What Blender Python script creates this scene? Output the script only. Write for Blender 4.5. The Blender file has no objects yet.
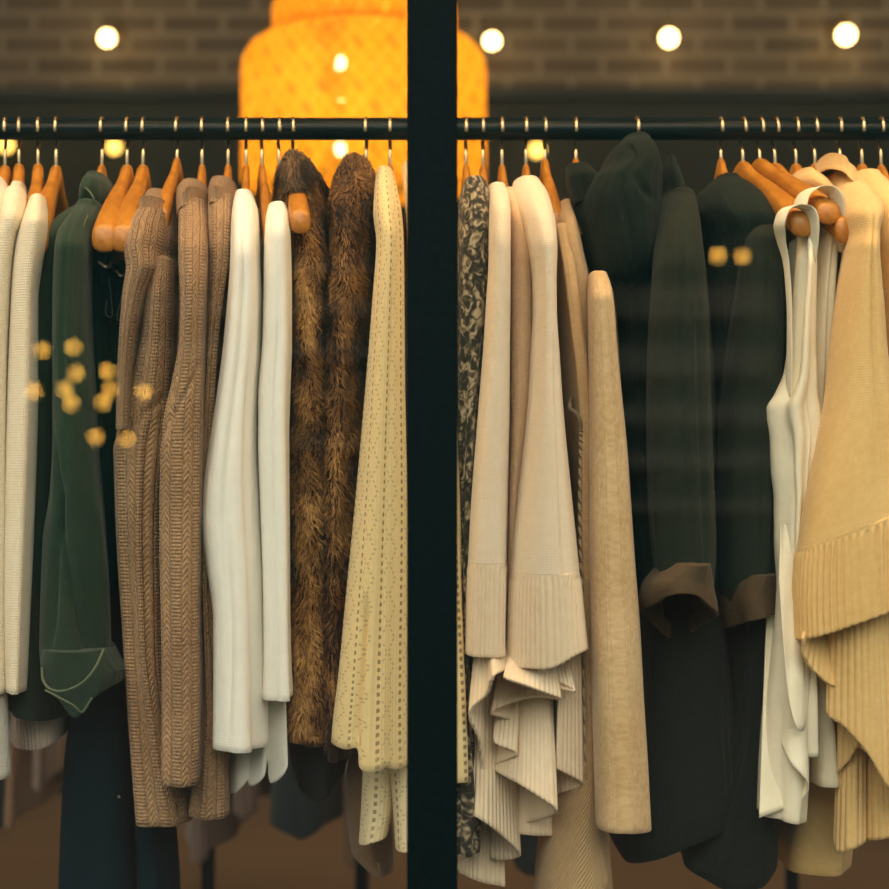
import bpy, math, random
import numpy as np
from mathutils import Vector

# ------------------------------------------------------------------ frame
F = 1686.0          # focal length in px for an 889 px frame
CZ = 1.24           # camera height
PI = math.pi
DR = 2.20           # distance of the clothes rail
YG = 1.74           # window glass plane
C = bpy.context.scene.collection

def X_(px, D): return (px - 444.5) / F * D
def Z_(py, D): return CZ + (444.5 - py) / F * D
def at(px, py, D): return np.array([X_(px, D), D, Z_(py, D)])

# ------------------------------------------------------------------ objects
def link(name, V, faces, mat, parent=None, uv=None, smooth=True, mats=None, midx=None):
    V = np.asarray(V, float)
    o_loc = np.zeros(3)
    if parent is not None:
        p = parent; loc = np.zeros(3)
        while p is not None:
            loc += np.array(p.location); p = p.parent
        V = V - loc
    me = bpy.data.meshes.new(name)
    me.from_pydata(V.tolist(), [], faces)
    if uv is not None:
        l = me.uv_layers.new(name='UVMap')
        li = np.zeros(len(me.loops), dtype=np.int32)
        me.loops.foreach_get('vertex_index', li)
        if uv.shape[0] == len(V):
            l.data.foreach_set('uv', uv[li].astype(np.float32).ravel())
        else:
            l.data.foreach_set('uv', uv.astype(np.float32).ravel())
    for m in (mats or [mat]): me.materials.append(m)
    if midx is not None: me.polygons.foreach_set('material_index', np.asarray(midx, dtype=np.int32))
    if smooth: me.polygons.foreach_set('use_smooth', np.ones(len(me.polygons), dtype=bool))
    me.update()
    o = bpy.data.objects.new(name, me)
    C.objects.link(o)
    if parent is not None: o.parent = parent
    return o

def thing(name, label, cat, loc, group=None):
    o = bpy.data.objects.new(name, None)
    o.empty_display_size = .05
    C.objects.link(o); o.location = Vector([float(v) for v in loc])
    o['label'] = label; o['category'] = cat
    if group: o['group'] = group
    return o
def tag(o, label, cat, group=None):
    o['label'] = label; o['category'] = cat
    if group: o['group'] = group
    return o
def struct(o): o['kind'] = 'structure'; return o

def box(x0, x1, y0, y1, z0, z1):
    V = [(x, y, z) for x in (x0, x1) for y in (y0, y1) for z in (z0, z1)]
    Fc = [(0,1,3,2),(4,6,7,5),(0,4,5,1),(2,3,7,6),(0,2,6,4),(1,5,7,3)]
    return np.array(V, float), Fc
def boxes(lst):
    VV, FF, n = [], [], 0
    for b in lst:
        v, f = box(*b); VV.append(v); FF += [tuple(i + n for i in q) for q in f]; n += len(v)
    return np.concatenate(VV), FF
def bevel(o, w=.004, seg=2):
    m = o.modifiers.new('Bevel', 'BEVEL'); m.width = w; m.segments = seg; m.limit_method = 'ANGLE'
    return o

def grid_faces(R, n, wrap=True):
    i = np.arange(R - 1)[:, None]; j = np.arange(n if wrap else n - 1)[None, :]
    j2 = (j + 1) % n
    q = np.stack([i*n + j, i*n + j2, (i+1)*n + j2, (i+1)*n + j], -1).reshape(-1, 4)
    return q
def lathe(prof, c, n=40, axis='z'):
    th = np.linspace(0, 2*PI, n, endpoint=False)
    V = []
    for r, z in prof:
        if axis == 'z': V += [(c[0] + r*math.cos(t), c[1] + r*math.sin(t), c[2] + z) for t in th]
        elif axis == 'x': V += [(c[0] + z, c[1] + r*math.cos(t), c[2] + r*math.sin(t)) for t in th]
        else: V += [(c[0] + r*math.cos(t), c[1] + z, c[2] + r*math.sin(t)) for t in th]
    return np.array(V), grid_faces(len(prof), n).tolist()
def ball(c, r, n=24, sz=1.0):
    a = np.linspace(-PI/2, PI/2, n//2 + 1)
    return lathe([(max(1e-5, r*math.cos(t)), r*sz*math.sin(t)) for t in a], c, n)

def pchip(x, y, xq):
    x = np.asarray(x, float); y = np.asarray(y, float)
    if len(x) == 2: return np.interp(xq, x, y)
    h = np.diff(x); d = np.diff(y)/h
    m = np.zeros(len(x))
    for i in range(1, len(x) - 1):
        if d[i-1]*d[i] > 0:
            w1 = 2*h[i] + h[i-1]; w2 = h[i] + 2*h[i-1]
            m[i] = (w1 + w2)/(w1/d[i-1] + w2/d[i])
    m[0] = d[0]; m[-1] = d[-1]
    k = np.clip(np.searchsorted(x, xq) - 1, 0, len(x) - 2)
    t = (np.clip(xq, x[0], x[-1]) - x[k])/h[k]
    return ((2*t**3 - 3*t**2 + 1)*y[k] + (t**3 - 2*t**2 + t)*h[k]*m[k]
            + (-2*t**3 + 3*t**2)*y[k+1] + (t**3 - t**2)*h[k]*m[k+1])
def catmull(P, sub):
    P = np.asarray(P, float)
    Q = np.vstack([2*P[0] - P[1], P, 2*P[-1] - P[-2]])
    out = []
    for i in range(1, len(Q) - 2):
        t = np.linspace(0, 1, sub, endpoint=False)[:, None]
        p0, p1, p2, p3 = Q[i-1], Q[i], Q[i+1], Q[i+2]
        out.append(.5*((2*p1) + (-p0 + p2)*t + (2*p0 - 5*p1 + 4*p2 - p3)*t**2 + (-p0 + 3*p1 - 3*p2 + p3)*t**3))
    out.append(P[-1:])
    return np.vstack(out)
def sstep(a, b, x):
    t = np.clip((x - a)/(b - a), 0, 1); return t*t*(3 - 2*t)

def sweep(P, rx, ry, n=10, up=(1, 0, 0), taper=None):
    """tube along world points P; rx along 'up', ry across"""
    P = np.asarray(P, float); up = np.array(up, float)
    T = np.gradient(P, axis=0); T /= np.linalg.norm(T, axis=1)[:, None]
    th = np.linspace(0, 2*PI, n, endpoint=False)
    V = []
    for k in range(len(P)):
        a = up - T[k]*np.dot(up, T[k]); a /= np.linalg.norm(a) + 1e-9
        b = np.cross(T[k], a)
        s = 1 if taper is None else taper[k]
        for t in th: V.append(P[k] + a*rx*s*math.cos(t) + b*ry*s*math.sin(t))
    V = np.array(V); R = len(P)
    Fc = grid_faces(R, n).tolist()
    Fc += [list(range(n))[::-1], [(R-1)*n + j for j in range(n)]]
    return V, Fc
def sweep_uv(R, n, L, w):
    u = np.tile(np.linspace(0, w, n), R); v = np.repeat(np.linspace(0, L, R), n)
    return np.stack([u, v], 1)

# ------------------------------------------------------------------ cloth
def tube(st, Df=1.96, Db=2.06, slope=0., n=72, rows=100, e=2.3, fold=(.003, 4, 8, 1), fold0=.15,
         hem=None, h0=.7, rib=None, cap=8, lip=.0025, creases=(), square=False):
    """A hanging cloth tube.  st rows: (py, xl, xr[, front, back]); every row is a horizontal slice."""
    py = np.array([s[0] for s in st], float)
    col = [np.array([s[1] for s in st], float), np.array([s[2] for s in st], float)]
    f = np.array([s[3] if len(s) > 3 else np.nan for s in st]); b = np.array([s[4] if len(s) > 4 else np.nan for s in st])
    last = (Df, Db)
    for k in range(len(st)):
        if np.isnan(f[k]): f[k], b[k] = Df, Db
    t = np.linspace(0, 1, rows); t = .35*t**1.6 + .65*t
    q = py[0] + (py[-1] - py[0])*t
    if square and len(py) > 3 and cap > 3:
        for c in col:
            c[0] = .4*c[0] + .6*c[1]; c[1] = .75*c[1] + .25*c[2]
    xl, xr, yf, yb = (pchip(py, c, q) for c in (*col, f, b))
    dp = yf + .35*(yb - yf)
    xc = X_((xl + xr)/2, dp); w = (xr - xl)/2/F*dp; z = Z_(q, dp); yc = (yf + yb)/2; hb = (yb - yf)/2
    # rounded top
    a = np.array([88, 70, 50, 28, 12])*PI/180
    hcap = min(cap, .32*(xr[0] - xl[0]))/F*dp[0]
    z = np.concatenate([z[0] + hcap*np.sin(a), z]); sc = np.concatenate([np.cos(a), np.ones(rows)])
    ext = lambda v: np.concatenate([np.repeat(v[0], 5), v])
    xc, w, yc, hb, dp, t, q = map(ext, (xc, w, yc, hb, dp, t, q)); w = w*sc; hb = hb*sc
    th = np.linspace(0, 2*PI, n, endpoint=False)
    c, s = np.cos(th), np.sin(th)
    ex = np.sign(c)*np.abs(c)**(2/e); ey = -np.sign(s)*np.abs(s)**(2/e)
    wn = w[5:].mean(); bn = hb[5:].mean()
    nx = c/wn; ny = -s/bn; L = np.hypot(nx, ny); nx /= L; ny /= L
    rng = np.random.RandomState(fold[3])
    per = 2*(w.max() + hb[8:].mean())*1.55
    u = th/(2*PI)*per
    d = np.zeros((len(z), n)); tq = ((q - 200)/600)[:, None]
    A = fold[0]*(fold0 + (1 - fold0)*t**1.0)[:, None]
    for m in range(4):
        k = rng.randint(fold[1], fold[2] + 1); ph = rng.rand()*6.28; dr = rng.uniform(-2.2, 2.2)
        d += A*(.75**m)*np.cos(k*th[None, :] + ph + dr*tq + .5*np.sin(3*tq + ph))
    d += .25*A*np.cos(2*th[None, :] + 9*tq + rng.rand()*6)
    d *= (.35 + .65*np.abs(s))[None, :]
    for (xa, ya, xb, yb2, amp, wid) in creases:   # a crease from (xa,ya) to (xb,yb) in fractions of width / height
        T = (t[:, None] - ya)/(yb2 - ya + 1e-9)
        xx = xa + (xb - xa)*np.clip(T, 0, 1)
        msk = sstep(-.12, .12, T)*(1 - sstep(.85, 1.15, T))*(ey < 0)[None, :]
        d -= amp*msk*np.exp(-((ex[None, :] - xx)/wid)**2)
    if rib:
        r0, pitch, amp = rib
        mk = sstep(r0 - 2, r0 + 4, q)[:, None]
        d += mk*amp*np.cos(2*PI*u[None, :]*round(per/pitch)/per)
    X = xc[:, None] + w[:, None]*ex[None, :] + nx[None, :]*d
    Y = yc[:, None] + hb[:, None]*ey[None, :] + ny[None, :]*d
    Zs = np.repeat(z[:, None], n, 1)
    if hem is not None:
        ws = (sstep(h0, 1, t) if h0 >= 0 else np.ones_like(t))[:, None]
        Zs = Zs - ws*hem(ex, ey)[None, :]/F*dp[:, None]
    X = X + slope*(Y - dp[:, None])
    V = np.stack([X, Y, Zs], -1)
    if lip:
        N = np.stack([nx, ny, 0*nx], -1)
        b0 = V[-1]
        V = np.concatenate([V, [b0 - N*lip*.5 - [0, 0, .0008], b0 - N*lip, b0 - N*lip + [0, 0, .02]]], 0)
    R = V.shape[0]
    vv = np.concatenate([[0], np.cumsum(np.abs(np.diff(V[:, n//4, 2])))])
    uv = np.stack([np.repeat(u[None, :], R, 0), np.repeat(-vv[:, None], n, 1)], -1).reshape(-1, 2)
    fc = grid_faces(R, n)
    # per-loop uv so that the seam does not wrap backwards
    cuv = uv[fc].copy()
    wrapm = (np.arange(len(fc)) % n) == n - 1
    cuv[wrapm, 1, 0] += per; cuv[wrapm, 2, 0] += per
    top = V[0].mean(0)
    VV = np.vstack([V.reshape(-1, 3), top[None]])
    faces = fc.tolist()
    ti = len(VV) - 1
    faces += [[ti, (j+1) % n, j] for j in range(n)]
    tuv = np.zeros((n*3, 2)); 
    alluv = np.vstack([cuv.reshape(-1, 2), tuv])
    return VV, faces, alluv, V

def cloth(name, mat, parent, st, **k):
    V, fc, uv, _ = tube(st, square=name == 'sleeve', **k)
    return link(name, V, fc, mat, parent, uv)

def sheet(name, mat, parent, pts, top, xg, gather=.35, rows=48, sub=14, th=.0026, rib=None, pw=.8, dtop=0., spread=1.):
    """hanging pleated cloth: pts = (px, py of the lower edge, distance) along the hem"""
    P = catmull(pts, sub); m = len(P)
    D = P[:, 2]; D = D.mean() + (D - D.mean())*spread
    t = np.linspace(0, 1, rows)[:, None]
    xt = xg + (P[:, 0] - xg)*gather
    px = xt[None] + (P[:, 0] - xt)[None]*t**pw
    py = top + (P[:, 1][None] - top)*t
    Dg = D[None] + dtop*(1 - t)
    X = X_(px, Dg); Z = Z_(py, Dg)
    Y = np.repeat(D[None], rows, 0) + dtop*(1 - t)
    V = np.stack([X, Y, Z], -1)
    arc = np.concatenate([[0], np.cumsum(np.hypot(np.diff(X[-1]), np.diff(Y[-1])))])
    if rib:
        dx = np.gradient(X, axis=1); dy = np.gradient(Y, axis=1); L = np.hypot(dx, dy) + 1e-9
        o = rib[1]*np.cos(2*PI*arc/rib[0])[None]
        V[..., 0] += -dy/L*o; V[..., 1] += dx/L*o
    uv = np.stack([np.repeat(arc[None], rows, 0), Z], -1).reshape(-1, 2)
    ob = link(name, V.reshape(-1, 3), grid_faces(rows, m, False).tolist(), mat, parent, uv)
    so = ob.modifiers.new('Thickness', 'SOLIDIFY'); so.thickness = th; so.offset = 0
    return ob

def strap(name, mat, parent, pts, rx, ry, sub=10, up=(1, 0, 0), n=10, taper=None):
    P = catmull([at(*p) for p in pts], sub)
    if taper is not None: taper = np.interp(np.linspace(0, 1, len(P)), np.linspace(0, 1, len(taper)), taper)
    V, fc = sweep(P, rx, ry, n, up, taper)
    L = np.linalg.norm(np.diff(P, axis=0), axis=1).sum()
    return link(name, V, fc, mat, parent, sweep_uv(len(P), n, L, 2*(rx + ry)))

def fur(name, mat, parent, st, N=26000, length=.0108, seed=3, **k):
    """a fur panel: the pelt and its hairs are one mesh"""
    V, fc, uv, G = tube(st, **k)
    rng = np.random.RandomState(seed)
    R, n = G.shape[:2]
    R -= 4
    # area-weighted rows are near enough uniform
    r = rng.rand(N)*(R - 4.2) + 3; c = rng.rand(N)*n
    ri = r.astype(int); ci = c.astype(int); fr = (r - ri)[:, None]; fcn = (c - ci)[:, None]
    g = lambda a, b: G[a, b % n]
    p = (g(ri, ci)*(1-fr) + g(ri+1, ci)*fr)*(1-fcn) + (g(ri, ci+1)*(1-fr) + g(ri+1, ci+1)*fr)*fcn
    du = g(ri, ci+1) - g(ri, ci); dv = g(ri+1, ci) - g(ri, ci)
    nn = np.cross(dv, du); nn /= np.linalg.norm(nn, axis=1)[:, None] + 1e-12
    cen = G[ri].mean(1); flip = np.sign(((p - cen)*nn).sum(1))[:, None]; nn *= flip
    # clumps of hair swirl together
    ph = np.sin(p[:, 2]*95 + p[:, 0]*60)*.8 + np.sin(p[:, 0]*170 + p[:, 2]*41 + 2)*.7 + np.sin(p[:, 2]*33 + p[:, 1]*80)*.6
    side = du/(np.linalg.norm(du, axis=1)[:, None] + 1e-12)
    down = np.array([0, 0, -1.])
    jit = rng.normal(0, .17, (N, 3))
    d1 = nn*.75 + down*.55 + side*(ph*.30)[:, None] + jit
    d2 = nn*.25 + down*1.0 + side*(ph*.42)[:, None] + jit*1.2
    d1 /= np.linalg.norm(d1, axis=1)[:, None]; d2 /= np.linalg.norm(d2, axis=1)[:, None]
    Ln = (length*rng.uniform(.55, 1.15, N))[:, None]
    wv = np.cross(d1, nn); wv /= np.linalg.norm(wv, axis=1)[:, None] + 1e-12
    hw = .0006
    a = p - nn*.001; m1 = p + d1*Ln*.45; e1 = m1 + d2*Ln*.6
    HV = np.stack([a - wv*hw, a + wv*hw, m1 + wv*hw, m1 - wv*hw, e1 + wv*hw*.25, e1 - wv*hw*.25], 1).reshape(-1, 3)
    o = np.arange(N)*6 + len(V)
    HF = np.concatenate([np.stack([o, o+1, o+2, o+3], 1), np.stack([o+3, o+2, o+4, o+5], 1)])
    rv = rng.rand(N)
    hu = np.repeat(np.concatenate([rv, rv]), 4)
    hv = np.concatenate([np.tile([0, 0, .5, .5], N), np.tile([.5, .5, 1, 1], N)])
    uv2 = np.vstack([uv*0 + [.15, .1], np.stack([hu, hv], 1)])
    return link(name, np.vstack([V, HV]), fc + HF.tolist(), mat, parent, uv2)

# ------------------------------------------------------------------ materials
class N:
    def __init__(s, name):
        s.m = bpy.data.materials.new(name); s.m.use_nodes = True; s.t = s.m.node_tree
        s.t.nodes.clear(); s.out = s.n('ShaderNodeOutputMaterial')
    def n(s, typ, **k):
        o = s.t.nodes.new(typ)
        for a, v in k.items(): setattr(o, a, v)
        return o
    def l(s, a, b): s.t.links.new(a, b)
    def put(s, sock, v):
        if hasattr(v, 'type') and hasattr(v, 'node'): s.l(v, sock)
        else: sock.default_value = v
    def M(s, op, a, b=0., c=None):
        o = s.n('ShaderNodeMath', operation=op); s.put(o.inputs[0], a); s.put(o.inputs[1], b)
        if c is not None: s.put(o.inputs[2], c)
        return o.outputs[0]
    def mix(s, f, a, b):
        o = s.n('ShaderNodeMix', data_type='RGBA'); s.put(o.inputs[0], f)
        s.put(o.inputs[6], a if not isinstance(a, tuple) else (*a, 1)); s.put(o.inputs[7], b if not isinstance(b, tuple) else (*b, 1))
        return o.outputs[2]
    def noise(s, vec, scale, detail=3, rough=.55):
        o = s.n('ShaderNodeTexNoise'); o.inputs['Scale'].default_value = scale
        o.inputs['Detail'].default_value = detail; o.inputs['Roughness'].default_value = rough
        if vec is not None: s.l(vec, o.inputs['Vector'])
        return o.outputs[0]
    def ramp(s, f, stops):
        o = s.n('ShaderNodeValToRGB'); s.l(f, o.inputs[0]); e = o.color_ramp.elements
        while len(e) < len(stops): e.new(.5)
        for k, (p, c) in enumerate(stops): e[k].position = p; e[k].color = (*c, 1)
        return o.outputs[0]
    def coord(s, w='UV'): return s.n('ShaderNodeTexCoord').outputs[w]
    def sep(s, v):
        o = s.n('ShaderNodeSeparateXYZ'); s.l(v, o.inputs[0]); return o.outputs
    def scale(s, v, sc):
        o = s.n('ShaderNodeMapping'); s.l(v, o.inputs[0]); o.inputs['Scale'].default_value = sc; return o.outputs[0]
    def princ(s, col, rough=.8, bump=None, bs=.6, bd=.001, sheen=0., metal=0., spec=.5, emit=None):
        p = s.n('ShaderNodeBsdfPrincipled')
        s.put(p.inputs['Base Color'], (*col, 1) if isinstance(col, tuple) else col)
        s.put(p.inputs['Roughness'], rough); p.inputs['Metallic'].default_value = metal
        p.inputs['Specular IOR Level'].default_value = spec
        p.inputs['Sheen Weight'].default_value = sheen; p.inputs['Sheen Roughness'].default_value = .5
        if emit: p.inputs['Emission Color'].default_value = (*emit[0], 1); p.inputs['Emission Strength'].default_value = emit[1]
        if bump is not None:
            b = s.n('ShaderNodeBump'); b.inputs['Strength'].default_value = bs; b.inputs['Distance'].default_value = bd
            s.l(bump, b.inputs['Height']); s.l(b.outputs[0], p.inputs['Normal'])
        return p.outputs[0]
    def end(s, sh): s.l(sh, s.out.inputs[0]); return s.m

def plain(name, col, rough=.5, metal=0., spec=.5, var=0., vs=30, bump=0.):
    k = N(name); c = k.coord('Object')
    nz = k.noise(c, vs, 4)
    cc = k.mix(nz, tuple(v*(1 - var) for v in col), tuple(min(1, v*(1 + var)) for v in col)) if var else col
    return k.end(k.princ(cc, rough, nz if bump else None, bump, .002, metal=metal, spec=spec))

def glow(name, col, strength):
    k = N(name); e = k.n('ShaderNodeEmission'); e.inputs[0].default_value = (*col, 1); e.inputs[1].default_value = strength
    return k.end(e.outputs[0])

def sin_(k, x, period, phase=0.):
    return k.M('SINE', k.M('ADD', k.M('MULTIPLY', x, 2*PI/period), phase))

def knit(name, col, col2, mode='fine', pitch=.007, bs=.6, bd=.0012, sheen=.25, marl=90, rough=.9, wr=0., spec=.25):
    k = N(name); uv = k.coord(); s = k.sep(uv); u, v = s[0], s[1]
    nz = k.noise(k.scale(uv, (1, 1, 1)), marl, 4, .7); big = k.noise(uv, 9, 3)
    colr = k.mix(k.M('MULTIPLY_ADD', k.M('SUBTRACT', nz, .5), 1.6, k.M('MULTIPLY', big, 1.0)), col, col2)
    st = k.M('ADD', sin_(k, u, .0034), sin_(k, v, .0030))
    if mode == 'fine':
        h = k.M('ADD', k.M('MULTIPLY', st, .25), k.M('MULTIPLY', nz, .5))
    elif mode == 'rib':
        h = k.M('ADD', sin_(k, u, pitch), k.M('ADD', k.M('MULTIPLY', sin_(k, v, .0032), .04), k.M('MULTIPLY', nz, .4)))
    elif mode == 'twill':
        h = k.M('ADD', sin_(k, k.M('ADD', u, k.M('MULTIPLY', v, .8)), pitch), k.M('MULTIPLY', nz, .5))
    elif mode == 'cable':
        fr = k.M('ABSOLUTE', k.M('SUBTRACT', k.M('FRACT', k.M('DIVIDE', u, pitch)), .5))     # 0 mid .. .5 edge
        chev = k.M('SINE', k.M('ADD', k.M('MULTIPLY', v, 2*PI/.0075), k.M('MULTIPLY', fr, 16)))
        gut = k.M('SMOOTH_MIN', k.M('MULTIPLY', k.M('SUBTRACT', .5, fr), 9.0), 1.0, .3)
        br = k.noise(k.scale(uv, (60, 130, 1)), 2, 2)
        alt = k.M('GREATER_THAN', sin_(k, u, pitch*2, .1), 0.)
        fine_ = k.M('ADD', k.M('MULTIPLY', sin_(k, u, .0055), .35), k.M('MULTIPLY', sin_(k, v, .0042), .25))
        h = k.M('ADD', k.M('MULTIPLY', gut, 1.5), k.M('ADD', k.M('MULTIPLY', k.M('ADD', k.M('MULTIPLY', alt, k.M('MULTIPLY', chev, .26)), k.M('MULTIPLY', k.M('SUBTRACT', 1., alt), fine_)), 1.), k.M('MULTIPLY', br, .9)))
    sh = k.princ(colr, rough, h, bs, bd, sheen, spec=spec)
    if wr:
        w = k.M('ADD', k.noise(k.scale(uv, (16, 4.5, 1)), 1.6, 3, .5), k.M('MULTIPLY', k.noise(k.scale(uv, (26, 34, 1)), 1, 3), .35))
        b = k.n('ShaderNodeBump'); b.inputs['Strength'].default_value = wr; b.inputs['Distance'].default_value = .012; k.l(w, b.inputs['Height'])
        fine = [x for x in k.t.nodes if x.type == 'BUMP' and x != b][0]; k.l(b.outputs[0], fine.inputs['Normal'])
    return k.end(sh)

def lace(name, col, col2):
    k = N(name); uv = k.coord(); s = k.sep(uv); u, v = s[0], s[1]
    nz = k.noise(uv, 120, 3)
    colr = k.mix(nz, col, col2)
    P = .040
    fu = k.M('FRACT', k.M('DIVIDE', u, P))
    row = k.M('LESS_THAN', k.M('ABSOLUTE', k.M('SUBTRACT', fu, .12)), .055)
    rv = k.M('LESS_THAN', k.M('FRACT', k.M('DIVIDE', v, .0095)), .5)
    h1 = k.M('MULTIPLY', row, rv)
    tri = k.M('PINGPONG', k.M('DIVIDE', v, .034), .5)                     # 0..0.5
    zz = k.M('ADD', .40, k.M('MULTIPLY', tri, .62))
    z1 = k.M('LESS_THAN', k.M('ABSOLUTE', k.M('SUBTRACT', fu, zz)), .05)
    z2 = k.M('LESS_THAN', k.M('ABSOLUTE', k.M('SUBTRACT', fu, k.M('SUBTRACT', 1.10, k.M('MULTIPLY', tri, .62)))), .04)
    rv2 = k.M('LESS_THAN', k.M('FRACT', k.M('DIVIDE', v, .0056)), .5)
    h2 = k.M('MULTIPLY', k.M('MULTIPLY', k.M('MAXIMUM', z1, z2), rv2), .5)
    hole = k.M('MULTIPLY', k.M('MAXIMUM', h1, h2), .62)
    edge = k.M('ADD', k.M('MULTIPLY', sin_(k, u, .0057), .35), k.M('ADD', k.M('MULTIPLY', sin_(k, v, .0042), .06), k.M('MULTIPLY', hole, -1.6)))
    sh = k.princ(colr, .9, edge, .5, .0011, .2, spec=.2)
    tr = k.n('ShaderNodeBsdfTransparent'); mx = k.n('ShaderNodeMixShader')
    k.l(hole, mx.inputs[0]); k.l(sh, mx.inputs[1]); k.l(tr.outputs[0], mx.inputs[2])
    return k.end(mx.outputs[0])

def paisley(name):
    k = N(name); uv = k.coord()
    vo = k.n('ShaderNodeTexVoronoi'); vo.inputs['Scale'].default_value = 38; k.l(k.scale(uv, (1, .8, 1)), vo.inputs['Vector'])
    nz = k.noise(uv, 75, 2)
    ring = k.M('SINE', k.M('ADD', k.M('MULTIPLY', vo.outputs['Distance'], 15), k.M('MULTIPLY', nz, 5)))
    leaf = k.M('SINE', k.M('MULTIPLY', k.noise(uv, 58, 1), 30))
    val = k.M('ADD', k.M('MULTIPLY', ring, .55), k.M('MULTIPLY', leaf, .45))
    c = k.ramp(k.M('MULTIPLY_ADD', val, .5, .5), [(.30, (.020, .018, .012)), (.48, (.070, .055, .032)), (.68, (.20, .155, .088)), (.95, (.40, .33, .21))])
    return k.end(k.princ(c, .75, val, .3, .001, .1, spec=.3))

def furmat(name, dark, mid, light):
    k = N(name); s = k.sep(k.coord()); r, tt = s[0], s[1]
    ob = k.coord('Object')
    pat = k.noise(k.scale(ob, (1, .6, .55)), 20, 4, .62)
    f = k.M('ADD', k.M('MULTIPLY_ADD', pat, 1.9, -.36), k.M('ADD', k.M('MULTIPLY', r, .32), k.M('MULTIPLY_ADD', tt, .25, -.36)))
    c = k.ramp(f, [(.22, dark), (.5, mid), (.86, light)])
    return k.end(k.princ(c, .65, None, sheen=.1, spec=.25))

def wood(name, a, b, rough=.35):
    k = N(name); ob = k.coord('Object')
    g = k.noise(k.scale(ob, (40, 3.5, 40)), 3, 5, .6); g2 = k.noise(ob, 24, 2)
    c = k.mix(k.M('MULTIPLY_ADD', g2, .6, k.M('MULTIPLY_ADD', g, 1.1, -.35)), a, b)
    return k.end(k.princ(c, rough, g, .15, .001, spec=.5))

def bricks():
    k = N('brick_wall'); ob = k.coord('Object')
    cb = k.n('ShaderNodeCombineXYZ'); s = k.sep(ob); k.l(s[0], cb.inputs[0]); k.l(s[2], cb.inputs[1])
    bt = k.n('ShaderNodeTexBrick'); k.l(cb.outputs[0], bt.inputs['Vector'])
    bt.inputs['Color1'].default_value = (.165, .125, .088, 1); bt.inputs['Color2'].default_value = (.095, .075, .055, 1)
    bt.inputs['Mortar'].default_value = (.31, .26, .20, 1); bt.inputs['Scale'].default_value = 1.
    bt.inputs['Brick Width'].default_value = .225; bt.inputs['Row Height'].default_value = .075
    bt.inputs['Mortar Size'].default_value = .011; bt.inputs['Mortar Smooth'].default_value = .2; bt.inputs['Bias'].default_value = -.1
    nz = k.noise(ob, 5, 5)
    c = k.mix(k.M('MULTIPLY', nz, .5), bt.outputs['Color'], (.20, .17, .12))
    return k.end(k.princ(c, .9, k.M('SUBTRACT', nz, bt.outputs['Fac']), .5, .008, spec=.2))

def planks():
    k = N('floor_planks'); ob = k.coord('Object')
    bt = k.n('ShaderNodeTexBrick'); k.l(ob, bt.inputs['Vector']); bt.inputs['Scale'].default_value = 1.
    bt.inputs['Brick Width'].default_value = 1.4; bt.inputs['Row Height'].default_value = .13; bt.inputs['Mortar Size'].default_value = .003
    bt.inputs['Color1'].default_value = (.30, .19, .10, 1); bt.inputs['Color2'].default_value = (.23, .145, .075, 1); bt.inputs['Mortar'].default_value = (.05, .03, .02, 1)
    g = k.noise(k.scale(ob, (2, 28, 1)), 3, 4)
    c = k.mix(k.M('MULTIPLY', g, .6), bt.outputs['Color'], (.16, .09, .045))
    return k.end(k.princ(c, .45, g, .1, .002))

def glass():
    k = N('window_glass')
    ge = k.n('ShaderNodeNewGeometry')
    ior = k.M('MULTIPLY_ADD', ge.outputs['Backfacing'], 1/1.48 - 1.48, 1.48)
    fr = k.n('ShaderNodeFresnel'); k.l(ior, fr.inputs[0])
    tr = k.n('ShaderNodeBsdfTransparent'); tr.inputs[0].default_value = (.985, .995, .99, 1)
    gl = k.n('ShaderNodeBsdfGlossy'); gl.inputs['Roughness'].default_value = 0.
    mx = k.n('ShaderNodeMixShader'); k.l(fr.outputs[0], mx.inputs[0]); k.l(tr.outputs[0], mx.inputs[1]); k.l(gl.outputs[0], mx.inputs[2])
    return k.end(mx.outputs[0])

def wicker():
    k = N('woven_lamp_shade'); ob = k.coord('Object'); s = k.sep(ob)
    ang = k.M('ARCTAN2', s[1], s[0])
    we = k.M('MULTIPLY', k.M('SINE', k.M('MULTIPLY', ang, 46)), k.M('SINE', k.M('MULTIPLY', s[2], 2*PI/.05)))
    nz = k.noise(ob, 14, 3)
    val = k.M('ADD', k.M('MULTIPLY', we, .5), nz)
    c = k.ramp(val, [(.1, (.76, .33, .014)), (.6, (.86, .41, .022)), (.95, (.94, .48, .045))])
    tl = k.n('ShaderNodeBsdfTranslucent'); k.l(c, tl.inputs[0])
    df = k.n('ShaderNodeBsdfDiffuse'); k.l(c, df.inputs[0])
    em = k.n('ShaderNodeEmission'); k.l(c, em.inputs[0]); em.inputs[1].default_value = .29
    a = k.n('ShaderNodeMixShader'); a.inputs[0].default_value = .6; k.l(df.outputs[0], a.inputs[1]); k.l(tl.outputs[0], a.inputs[2])
    b = k.n('ShaderNodeAddShader'); k.l(a.outputs[0], b.inputs[0]); k.l(em.outputs[0], b.inputs[1])
    tr = k.n('ShaderNodeBsdfTransparent'); mx = k.n('ShaderNodeMixShader')
    hole = k.M('MULTIPLY', k.M('GREATER_THAN', k.M('MULTIPLY', k.M('SINE', k.M('MULTIPLY', ang, 23)), k.M('SINE', k.M('MULTIPLY', s[2], 2*PI/.1))), .55), .5)
    k.l(hole, mx.inputs[0]); k.l(b.outputs[0], mx.inputs[1]); k.l(tr.outputs[0], mx.inputs[2])
    return k.end(mx.outputs[0])

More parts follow.
